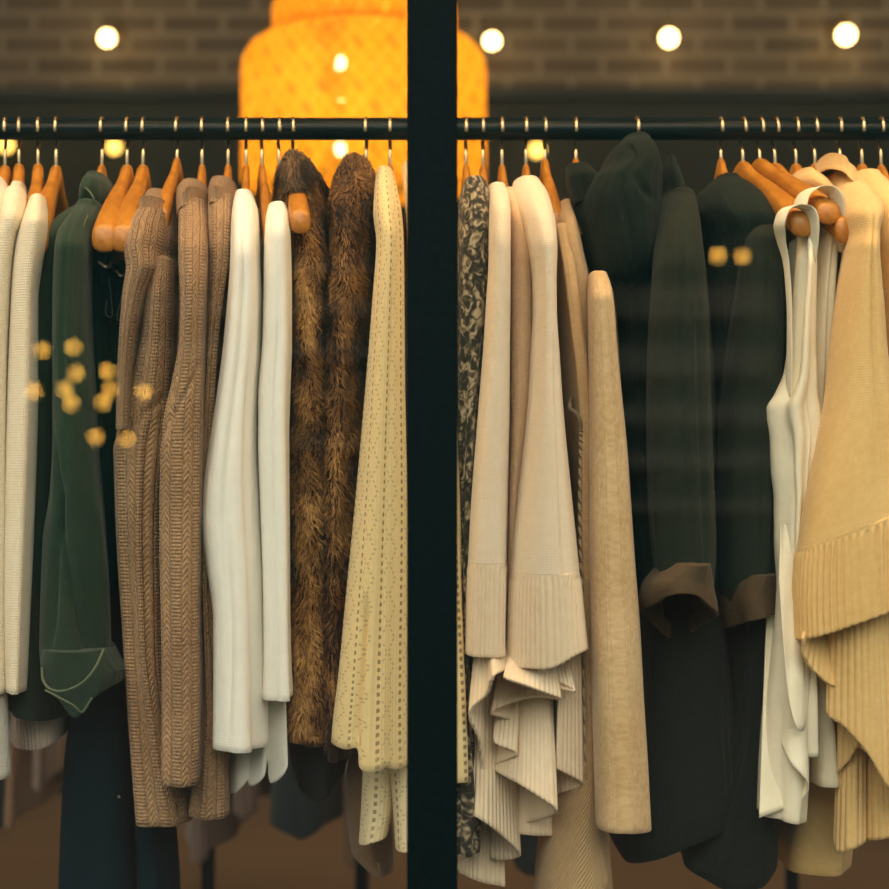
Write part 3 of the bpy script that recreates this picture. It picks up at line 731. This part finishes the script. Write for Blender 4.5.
g, sl = garment('lace_cardigan', 'cream openwork lace cardigan showing on both sides of the window bar', 'cardigan', 412, 420, HH + 'hidden behind the black window bar')
cloth('body', M['lace'], g, [(168,402,424,2.1,2.26),(190,404,432,2.04,2.2),(250,408,440,2.0,2.12),(350,411,450),(400,412,455),(450,413,460),(500,414,464),(560,415,466.5),(640,416,470),(740,417,473.5),(778,418,474)], Df=1.985, Db=2.07, slope=sl*.4, fold=(.004,3,6,65), n=110, hem=lambda x, y: -3*x)
cloth('sleeve', M['lace_pale'], g, [(750,388,412),(800,392,414),(848,395,412)], Df=2.0, Db=2.06, fold=(.002,2,4,62))

# ---- right pane ----------------------------------------------------------
g, sl = garment('patterned_scarf', 'black and cream patterned scarf hanging right of the black window bar', 'scarf', 466, 474, HH + 'in the patterned scarf beside the window bar')
cloth('body', M['paisley'], g, [(184,463,487,2.08,2.22),(194,460,491,2.03,2.16),(215,458.5,493,2.01,2.12),(260,458,492),(300,458,490),(350,457,485),(400,456.5,481),(450,456,478),(500,456,475),(600,454,472),(700,448,472),(800,446,482),(850,446,480)], Df=2.0, Db=2.08, slope=sl*.4, fold=(.0035,3,6,71), cap=8)
RIB = .0068
g, sl = garment('knit_cardigan', 'cream waterfall cardigan beside the patterned scarf, ruffles falling lowest', 'cardigan', 483, 492, HH + 'in the cream cardigan beside the patterned scarf')
cloth('sleeve', M['cardi'], g, [(188,487,502,2.07,2.18),(198,488,509,2.02,2.13),(215,489.5,511.5,1.97,2.08),(250,489.5,511.5),(300,487,511.5),(350,484,511),(400,480,511),(450,476,510),(500,472,509),(562,468.5,508)], Df=1.955, Db=2.045, slope=sl*.4, fold=(.002,3,5,73), cap=5, lip=0)
cloth('ribbed_cuff', M['cardi_rib'], g, [(562,468.5,508),(600,467.5,507.5),(640,466.5,507),(654,466,507.5)], Df=1.9555, Db=2.0445, slope=sl*.4, fold=(.002,3,5,73), fold0=1, rib=(566,RIB,.0012), n=260, rows=40, cap=0)
cloth('body', M['cardi'], g, [(205,490,508,2.08,2.34),(300,490,508),(500,480,506),(640,476,506)], Df=2.06, Db=2.36, slope=sl*.4)
sheet('waterfall_front', M['cardi_rib'], g, [(512,668,1.985),(494,676,1.965),(487,694,1.975),(470,714,1.985),(481,745,2.0),(480,782,2.015),(453,803,2.03),(478,818,2.0),(501,835,2.01),(519,856,2.03),(492,858,2.045),(498,836,2.055),(459,866,2.065),(478,881,2.045),(505,887,2.05)], 610, 490, .45, rib=(.006,.0006), th=.0038, dtop=.07, spread=1.45, sub=36)
g, sl = garment('knit_sweater', 'peach knit sweater squeezed between the two cream waterfall cardigans', 'sweater', 502, 515, HH + 'in the peach sweater between the cream cardigans')
cloth('sleeve', M['peach'], g, [(192,499,514,2.1,2.2),(202,501,523,2.05,2.16),(225,508,531,2.01,2.12),(260,511,534),(300,511,533),(350,511,533),(400,511,531),(450,510,526),(500,508,521),(560,507,516),(640,506,514)], Df=2.0, Db=2.08, slope=sl*.4, fold=(.002,3,5,75), cap=4)
g, sl = garment('knit_cardigan', 'large cream waterfall cardigan with wide ribbed edge and pleated ruffles', 'cardigan', 526, 540, HH + 'in the large cream cardigan with ruffles')
cloth('sleeve', M['cardi'], g, [(182,515,531,2.08,2.2),(192,513,546,2.03,2.16),(207,518,553,1.98,2.12),(225,525,557,1.95,2.07),(250,531,558.5),(280,534.5,557.5),(310,535,558),(350,533,561),(400,530,564.5),(450,525,569),(500,519,574),(550,513.5,579),(572,512,581)], Df=1.935, Db=2.035, slope=sl*.4, fold=(.0026,3,5,77), cap=5, lip=0, n=96, creases=((.35,.45,.5,1.,.005,.12),))
cloth('ribbed_cuff', M['cardi_rib'], g, [(572,512,581),(600,510,583.5),(630,509,586),(652,508.5,588)], Df=1.9355, Db=2.0345, slope=sl*.4, fold=(.0026,3,5,77), fold0=1, rib=(578,RIB,.0012), n=300, rows=40, cap=0, hem=lambda x, y: 9 - 10*x + 3*np.cos(4*x), h0=0.)
cloth('body', M['cardi'], g, [(205,520,548,2.08,2.34),(300,534,554),(500,524,566),(650,516,578),(796,558,588)], Df=2.06, Db=2.34, slope=sl*.4, fold=(.003,3,6,79), n=96)
sheet('waterfall_front', M['cardi_rib'], g, [(528,664,1.99),(574,691,1.965),(540,684,1.98),(505,678,1.955),(532,688,1.95),(560,699,1.965),(530,697,1.985),(492,712,1.985),(512,722,2.0),(494,741,1.995),(516,754,1.985),(494,768,2.01),(524,787,1.975),(556,811,1.97),(530,822,2.02),(503,830,2.03),(528,835,2.02),(552,836,2.025)], 625, 535, .55, rib=(.006,.0006), th=.0038, dtop=.08, spread=1.45, sub=34)
sheet('waterfall_back', M['cardi_rib'], g, [(590,796,2.06),(556,796,2.05),(560,793,2.03),(582,784,2.015),(557,769,2.0)], 650, 572, .75, rib=(.006,.0006), th=.0038, spread=1.45, sub=34)
g, sl = garment('wrap_coat', 'beige wrap coat with twisted cord between cardigan and tan knit', 'coat', 545, 566, HH + 'in the beige wrap coat with twisted cord', size=(.62, .55, .8))
cloth('body', M['beige'], g, [(205,558,570,2.1,2.24),(225,556,577,2.04,2.2),(250,556,583,2.015,2.18),(280,557,589),(310,559,592),(350,561,592),(400,564,590),(450,570,591),(500,576,592),(600,580,594),(700,570,598),(800,548,606),(900,536,614),(960,534,616)], Df=2.01, Db=2.2, slope=sl*.4, fold=(.004,3,6,81), n=96)
strap('lapel', M['beige_plain'], g, [(562,225,2.04),(570,270,2.008),(577,330,1.998),(582,370,1.993),(585,420,1.996),(585,520,2.005),(588,640,2.01),(591,800,2.02),(604,889,2.03)], .0075, .005)
strap('cord', M['beige_cord'], g, [(571,398,2.03),(570,408,2.0),(576,413,1.99),(580,422,1.99),(581,440,1.995),(580,520,2.0),(583,620,2.005),(586,760,2.01),(590,889,2.02)], .0024, .0024)
g, sl = garment('knit_cardigan', 'tan ribbed knit cardigan sleeve beside the dark hooded coat', 'cardigan', 576, 585, HH + 'beside the dark hood, in the tan ribbed cardigan', size=(.62, .5, .8))
cloth('sleeve', M['tan'], g, [(276,589,603,1.98,2.06),(285,589,609,1.965,2.05),(300,589.5,613),(350,590,617),(400,590,622),(450,590,627),(500,590.5,630.5),(560,591,634.5),(620,592,639),(700,594,643),(760,596,646.5),(828,598,650)], Df=1.95, Db=2.03, slope=sl*.4, fold=(.0016,2,4,83), rib=(0,.0048,.0005), n=260, cap=6, e=3.4, hem=lambda x, y: 1*x)
cloth('body', M['tan'], g, [(215,570,582,2.12,2.3),(240,574,592,2.1,2.36),(300,594,612),(400,598,620),(600,600,634),(800,600,645)], Df=2.07, Db=2.36, slope=sl*.4)

g, sl = garment('hooded_coat', 'dark green-black hooded coat with rolled brown cuff, beside the tan cardigan', 'coat', 637, 668, HH + 'inside the dark hooded coat', size=(.62, .6, .8))
cloth('body', M['coat'], g, [(205,620,680,2.12,2.32),(235,606,696,2.08,2.38),(300,612,704),(400,620,712),(500,626,715),(600,634,720),(700,630,730),(760,622,736),(815,614,740)], Df=2.05, Db=2.4, slope=sl*.3, e=3.6, fold=(.005,3,6,91), n=96, hem=lambda x, y: 8 - 26*x, h0=.75)
strap('side_seam', M['coat_olive'], g, [(712,640,2.056),(716,690,2.056),(722,740,2.056),(727,800,2.056)], .0016, .0008)
strap('side_seam', M['coat_olive'], g, [(719,640,2.062),(723,690,2.062),(729,740,2.062),(733,798,2.062)], .0016, .0008)
cloth('sleeve', M['coat_olive'], g, [(196,664,690,2.06,2.2),(210,660,697,2.01,2.14),(235,657,702,1.97,2.09),(270,655,706),(330,651,710),(400,649,713),(480,650,716),(540,654,718),(585,660,716)], Df=1.945, Db=2.05, slope=sl*.3, fold=(.004,3,6,92), n=96, creases=((-.2,.1,.0,.95,.005,.12), (.5,.3,.4,.95,.005,.12)))
cloth('rolled_cuff', M['cuff'], g, [(563,670,711),(574,656,713),(590,646,715),(606,644,718),(616,646,719)], Df=1.925, Db=2.06, slope=sl*.3, fold=(.004,3,5,93), n=96, hem=lambda x, y: 12*y + np.where(y > 0, 20*(1 - x*x)*y, 12*(1 - x*x)*y) + 5*x - 2, h0=.05, rows=50, cap=3, lip=.005)
cloth('hood', M['coat'], g, [(141,622,650,2.06,2.2),(152,610,656,2.02,2.24),(170,601,661,2.0,2.26),(185,580,662,1.99,2.27),(205,574,661,1.985,2.28),(235,584,658,1.985,2.28),(260,592,654,1.99,2.26),(280,602,642,2.01,2.22),(288,614,632,2.04,2.16)], slope=sl*.3, fold=(.004,2,5,94), n=110, rows=80, cap=7, creases=((-.5,.1,.5,.45,.006,.12), (-.2,.3,.1,.95,.007,.14)))
cloth('collar', M['coat'], g, [(168,566,592,2.05,2.14),(180,567,600,2.03,2.16),(205,575,606,2.03,2.16)], slope=0, rows=30, cap=5, fold=(.003,2,4,95))
cloth('collar', M['coat'], g, [(160,664,674,2.1,2.2),(175,662,680,2.08,2.2),(195,662,686,2.07,2.2),(212,668,686,2.06,2.18)], slope=0, rows=30, cap=5, fold=(.003,2,4,96))
g, sl = garment('cotton_coat', 'dark olive coat with brown cuff, left of the white sleeveless tops', 'coat', 721, 752, HH + 'in the dark olive coat left of the white tops', size=(.62, .6, .8))
cloth('body', M['coat'], g, [(181,715,738,2.14,2.27),(188,704,748,2.11,2.29),(200,696,760,2.08,2.32),(213,695,770,2.055,2.34),(228,701,777,2.04,2.36),(250,708,780),(300,713,784),(400,716,783),(500,718,778),(600,722,778),(700,726,776),(780,704,774),(850,676,772)], Df=2.045, Db=2.38, slope=sl*.3, e=3.6, fold=(.005,3,6,97), n=96, hem=lambda x, y: 16*(1 - x**2), h0=.8)
cloth('sleeve', M['coat_olive'], g, [(222,752,774,2.05,2.14),(240,746,780,2.02,2.1),(290,738,784),(340,730,785),(380,726,785),(420,722,781),(500,720,778),(580,722,778),(610,726,778)], Df=2.015, Db=2.09, slope=sl*.3, fold=(.004,3,6,98), n=96, creases=((.1,.1,.2,.95,.005,.12),))
cloth('rolled_cuff', M['cuff'], g, [(574,738,779),(584,728,780),(600,724,780),(622,728,780)], Df=2.008, Db=2.095, slope=sl*.3, fold=(.003,3,5,99), n=96, hem=lambda x, y: -6*x + 6*y, h0=.1, rows=40, cap=2, lip=.004)

g, sl = garment('sleeveless_top', 'white sleeveless top with thin strap over the hanger end, in front', 'top', 743, 802, HH + 'with strap of the front white sleeveless top over its end', size=(1, 1, .88))
cloth('body', M['silk'], g, [(240,799,813,2.0,2.08),(270,797,812.5),(300,794,812),(340,790,812),(372,786,814),(395,776,816),(408,768,820),(420,768.5,822),(435,771,824),(470,773,820),(500,776,816),(540,776,812),(580,778,812),(620,775.5,812),(660,770.5,812),(700,765,811),(770,760,809),(812,758.5,806)], Df=1.985, Db=2.085, slope=sl*.15, fold=(.0055,3,6,103), n=120, rows=150, fold0=.5, hem=lambda x, y: 4 + 4*x, creases=((.15,.3,.05,.72,.010,.13), (-.5,.35,-.3,.75,.006,.12), (.6,.2,.4,.6,.006,.12)))
strap('strap', M['silk'], g, [(789,400,2.0),(789.5,340,2.0),(789,300,2.0),(786,262,2.0),(781,240,1.995),(779.5,224,1.985),(784,211,1.985),(795,206,1.985),(807,209,1.985),(813,219,1.985),(813.5,240,1.99),(812,262,2.0)], .0115, .0014, up=(.45, -.9, 0), taper=(.55, .45, .5, .8, 1, 1, 1, .9, .6))
sheet('front_drape', M['silk'], g, [(779,580,1.985),(783,640,1.97),(789,700,1.962),(796,726,1.96),(802,731,1.965),(805,722,1.975),(803,700,1.99)], 420, 795, .7, sub=16, th=.0015, dtop=.06)
sheet('front_drape', M['silk'], g, [(782,745,1.99),(790,762,1.975),(801,774,1.97),(808,784,1.975),(806,795,1.985),(790,806,1.99),(759,818,1.985)], 540, 788, .6, sub=16, th=.0015, dtop=.07)
g, sl = garment('sleeveless_top', 'white sleeveless top with wide strap, behind the other white top', 'top', 760, 829, HH + 'with strap of the rear white sleeveless top over its end', size=(1, 1, .80))
cloth('body', M['silk'], g, [(222,818,837,2.02,2.1),(260,815,836),(300,811,834),(350,806,836),(400,805,833),(500,806,824),(600,806,818),(660,808,820),(740,810,834),(783,812,838)], Df=2.02, Db=2.1, slope=sl*.15, fold=(.004,3,5,105), n=96, rows=120, creases=((.2,.05,.1,.4,.006,.2),))
strap('strap', M['silk'], g, [(804,300,2.03),(805,250,2.03),(802,225,2.015),(800,208,2.0),(804,195,2.0),(816,188,2.0),(829,190,2.0),(837,200,2.0),(838,222,2.01),(836,250,2.03)], .0125, .0013, up=(.5, -.87, 0))
strap('tab', M['silk'], g, [(810,640,2.0),(812,700,1.995),(813,757,1.995)], .007, .002)

g, sl = garment('knit_cardigan', 'golden waterfall cardigan hiding behind the white tops, collar showing', 'cardigan', 796, 845, HH + 'in the golden cardigan behind the white tops', size=(.9, .78, .95))
cloth('body', M['gold'], g, [(174,796,812,2.12,2.24),(184,790,826,2.09,2.26),(202,806,838,2.08,2.28),(235,832,850,2.07,2.3),(300,834,848),(400,828,850),(500,818,852),(600,806,856),(700,798,856),(800,786,856),(862,778,850)], Df=2.10, Db=2.3, slope=sl*.15, fold=(.004,3,6,111), n=96, cap=6, rib=(640,.0088,.0012))
hanger(775, 845, 'wooden hanger with reddish end showing below the rear white top', (.8, 1, .92))
g, sl = garment('knit_cardigan', 'big golden waterfall cardigan with ribbed edge at the right of the window', 'cardigan', 815, 864, HH + 'in the big golden cardigan at the right', size=(.9, .78, .95))
cloth('sleeve', M['gold'], g, [(176,828,850,2.12,2.22),(186,831,864,2.07,2.19),(196,838,873,2.02,2.15),(205,842,882,1.98,2.1),(217,846,882,1.945,2.07),(234,851.5,877.5,1.94,2.05),(250,850,877.5),(275,845,880),(300,841,883),(350,834.5,888),(400,829,896),(450,819.5,905),(500,808.5,912),(548,799.5,918)], Df=1.93, Db=2.04, slope=sl*.2, fold=(.003,3,5,113), cap=6, lip=0, n=96, hem=lambda x, y: -24*(x + 1), h0=.45, creases=((.1,.1,.25,.98,.006,.12),))
cloth('ribbed_cuff', M['gold_rib'], g, [(548,799.5,918),(580,797,920),(610,796,923),(640,797,926)], Df=1.9305, Db=2.0395, slope=sl*.2, fold=(.003,3,5,113), fold0=1, rib=(552,.0075,.0020), n=320, rows=50, cap=0, hem=lambda x, y: -24*(x + 1), h0=-1, lip=.005)
cloth('collar', M['gold'], g, [(169,824,844,2.09,2.24),(175,822,850,2.07,2.24),(184,823,852,2.065,2.23)], rows=40, cap=6, fold=(.002,2,4,115), slope=sl*.2, hem=lambda x, y: 14*x, h0=0.)
sheet('hem_roll', M['gold_rib'], g, [(803,638,1.950),(803,652,1.957),(808,664,1.963),(818,675,1.968),(833,686,1.972),(850,684,1.976)], 606, 836, .6, rib=(.0075,.0006), sub=30, th=.004, dtop=.035)
sheet('waterfall_front', M['gold_rib'], g, [(836,690,2.02),(828,713,1.985),(846,728,1.965),(868,754,1.955),(890,790,1.96),(912,800,1.985),(884,772,2.0),(860,748,1.995),(850,760,2.005),(838,773,2.02)], 540, 850, .7, rib=(.0085,.0006), sub=36, th=.004)
sheet('waterfall_back', M['gold_rib'], g, [(838,800,2.05),(836,848,2.035),(850,850,2.015),(864,842,2.025),(862,836,2.05),(868,840,2.035),(888,838,2.02),(912,828,2.03)], 640, 862, .7, rib=(.0085,.0006), sub=30, th=.004)
g, sl = garment('knit_cardigan', 'golden ribbed knit cardigan cut off by the right edge of the window', 'cardigan', 862, 902, HH + 'in the golden knit cut off at the right edge', size=(.9, .78, .95))
cloth('sleeve', M['gold'], g, [(176,850,872,2.12,2.22),(184,856,886,2.09,2.2),(195,865,898,2.05,2.16),(207,872,905,2.02,2.13),(222,876,910,2.0,2.1),(250,879,914),(300,883,920),(400,888,930),(500,890,938),(600,893,945),(700,890,940),(800,888,940)], Df=1.985, Db=2.075, slope=sl*.2, fold=(.003,3,5,117), cap=7, n=96)
hanger(840, 872, 'wooden hanger squeezed between the two golden cardigans')
hanger(881, 930, 'wooden hanger nearest the right edge of the window')

# ------------------------------------------------------------------ a lower rack farther inside
D2 = 3.25; R2Z = 1.25
rack = thing('clothes_rack', 'dark lower clothes rack standing behind, its legs showing below', 'rack', (0, D2, 0))
link('bar', *lathe([(.0001, -1.30), (.012, -1.299), (.012, 1.299), (.0001, 1.30)], (0, D2, R2Z), 16, 'x'), M['rail'], rack)
for px in (208, 362, 792):
    link('leg', *lathe([(.0135, 0.02), (.0135, R2Z)], (X_(px, D2), D2, 0), 14), M['rail'], rack)
    link('foot', *box(X_(px, D2) - .015, X_(px, D2) + .015, D2 - .2, D2 + .2, 0, .025), M['rail'], rack, smooth=False)
def second(name, lab, cat, mat, xl, xr, y1, sd, dy=0.):
    c = X_((xl + xr)/2, D2)
    g = thing(name, lab, cat, (c, D2, R2Z - .06))
    w = (xr - xl)/2; m = (xl + xr)/2
    cloth('body', M[mat], g, [(452, m-w*.35, m+w*.35, D2-.06, D2+.06), (476, m-w*.7, m+w*.7, D2-.16, D2+.16), (600, m-w*.8, m+w*.8), (y1, xl, xr)], Df=D2-.2, Db=D2+.2, fold=(.008,3,6,sd), hem=lambda x, y: 6*np.cos(4*x))
    P = [(c, D2 + r2*math.cos(a), R2Z + .002 + r2*math.sin(a)) for r2 in (.0165,) for a in np.linspace(PI + .2, 0, 12)]
    P += [(c, D2 + .012, R2Z - .02), (c, D2, R2Z - .035), (c, D2, Z_(450, D2))]
    link('hanger_hook', *sweep(P, .002, .002, 8), M['chrome'], g)
second('hanging_skirt', 'blurred dark garment low at the far left behind the rail', 'garment', 'teal', -30, 12, 826, 3)
second('hanging_skirt', 'blurred brown garment hanging low behind the green jacket', 'garment', 'brown_plain', 14, 46, 806, 4)
second('hanging_skirt', 'blurred mauve garment hanging low behind the navy trousers', 'garment', 'mauve', 48, 70, 770, 5)
second('hanging_skirt', 'blurred mauve garment low behind the brown sweaters', 'garment', 'mauve', 186, 236, 838, 6)
second('hanging_skirt', 'blurred grey mauve garment low behind the white blouses', 'garment', 'mauve', 240, 264, 800, 7)
second('hanging_skirt', 'blurred dark teal garment low behind the fur gilet', 'garment', 'teal', 270, 342, 818, 8)
second('hanging_skirt', 'blurred brown garment low behind the cream lace cardigan', 'garment', 'brown_plain', 344, 372, 846, 9)
second('hanging_skirt', 'blurred dark teal garment low behind the waterfall cardigans', 'garment', 'teal', 498, 560, 850, 10)
second('hanging_skirt', 'blurred dark teal garment low behind the dark olive coat', 'garment', 'teal', 700, 778, 840, 11)

# ------------------------------------------------------------------ light
wd = bpy.data.worlds.new('World'); bpy.context.scene.world = wd; wd.use_nodes = True
nt = wd.node_tree; bg = nt.nodes['Background']
bg.inputs[0].default_value = (1., .95, .82, 1); bg.inputs[1].default_value = 1.75
def lamp_(kind, name, loc, power, col, size=.1, aim=None, spot=None, blend=.6):
    l = bpy.data.lights.new(name, kind); l.energy = power; l.color = col
    if kind == 'AREA': l.size = size
    else: l.shadow_soft_size = size
    if spot: l.spot_size = spot; l.spot_blend = blend
    o = bpy.data.objects.new(name, l); C.objects.link(o); o.location = loc
    if aim is not None:
        o.rotation_euler = (Vector(aim) - Vector(loc)).to_track_quat('-Z', 'Y').to_euler()
    return o
sun = lamp_('SUN', 'overcast_daylight', (0, -5, 8), 1.75, (1., .93, .80), .1, (0, 2, .5))
sun.data.angle = math.radians(60); sun.rotation_euler = (math.radians(52), 0, math.radians(-8))
WARM = (1., .58, .22)
for x in (-.95, -.3, .3, .95):
    lamp_('SPOT', 'ceiling_spot', (x, 2.32, 2.98), 7, WARM, .1, (x*.8, 2.1, 1.3), math.radians(75))
warm_fill = lamp_('AREA', 'added_warm_fill', (0, 1.80, 2.22), 13, WARM, 2.6, (0, 2.02, 1.45))  # added unseen area light, warms the upper fronts of the clothes
warm_fill.data.shape = 'RECTANGLE'; warm_fill.data.size_y = .05
lamp_('SPOT', 'added_floor_fill', (0, 4.4, 3.0), 60, (1., .72, .42), .1, (0, 4.6, 0), math.radians(120))  # added unseen spot that brightens the shop floor
for x in (-1.6, 0, 1.6):
    lamp_('SPOT', 'added_wall_fill', (x, 4.7, 3.0), 25, (1., .78, .52), .08, (x, 6, 2.5), math.radians(110))  # added unseen spots, lift the brightness of the brick wall
lamp_('POINT', 'pendant_light', (PL[0], PL[1], zt(110)), 7, (1., .62, .22), .05)

# ------------------------------------------------------------------ camera
cam = bpy.data.cameras.new('Camera'); co = bpy.data.objects.new('Camera', cam); C.objects.link(co)
co.location = (0, 0, CZ); co.rotation_euler = (PI/2, 0, 0)
cam.sensor_width = 36; cam.lens = 36*F/889; cam.clip_start = .05; cam.clip_end = 100
cam.dof.use_dof = True; cam.dof.focus_distance = 1.96; cam.dof.aperture_fstop = (cam.lens/1000)/.021
sc = bpy.context.scene; sc.camera = co
sc.view_settings.view_transform = 'Standard'; sc.view_settings.look = 'None'
sc.view_settings.gamma = 1; sc.view_settings.exposure = 0.0; sc.view_settings.use_curve_mapping = False
sc.cycles.use_denoising = True; sc.cycles.transparent_max_bounces = 16; sc.cycles.max_bounces = 8
sc.cycles.sample_clamp_indirect = 6; sc.cycles.caustics_reflective = True
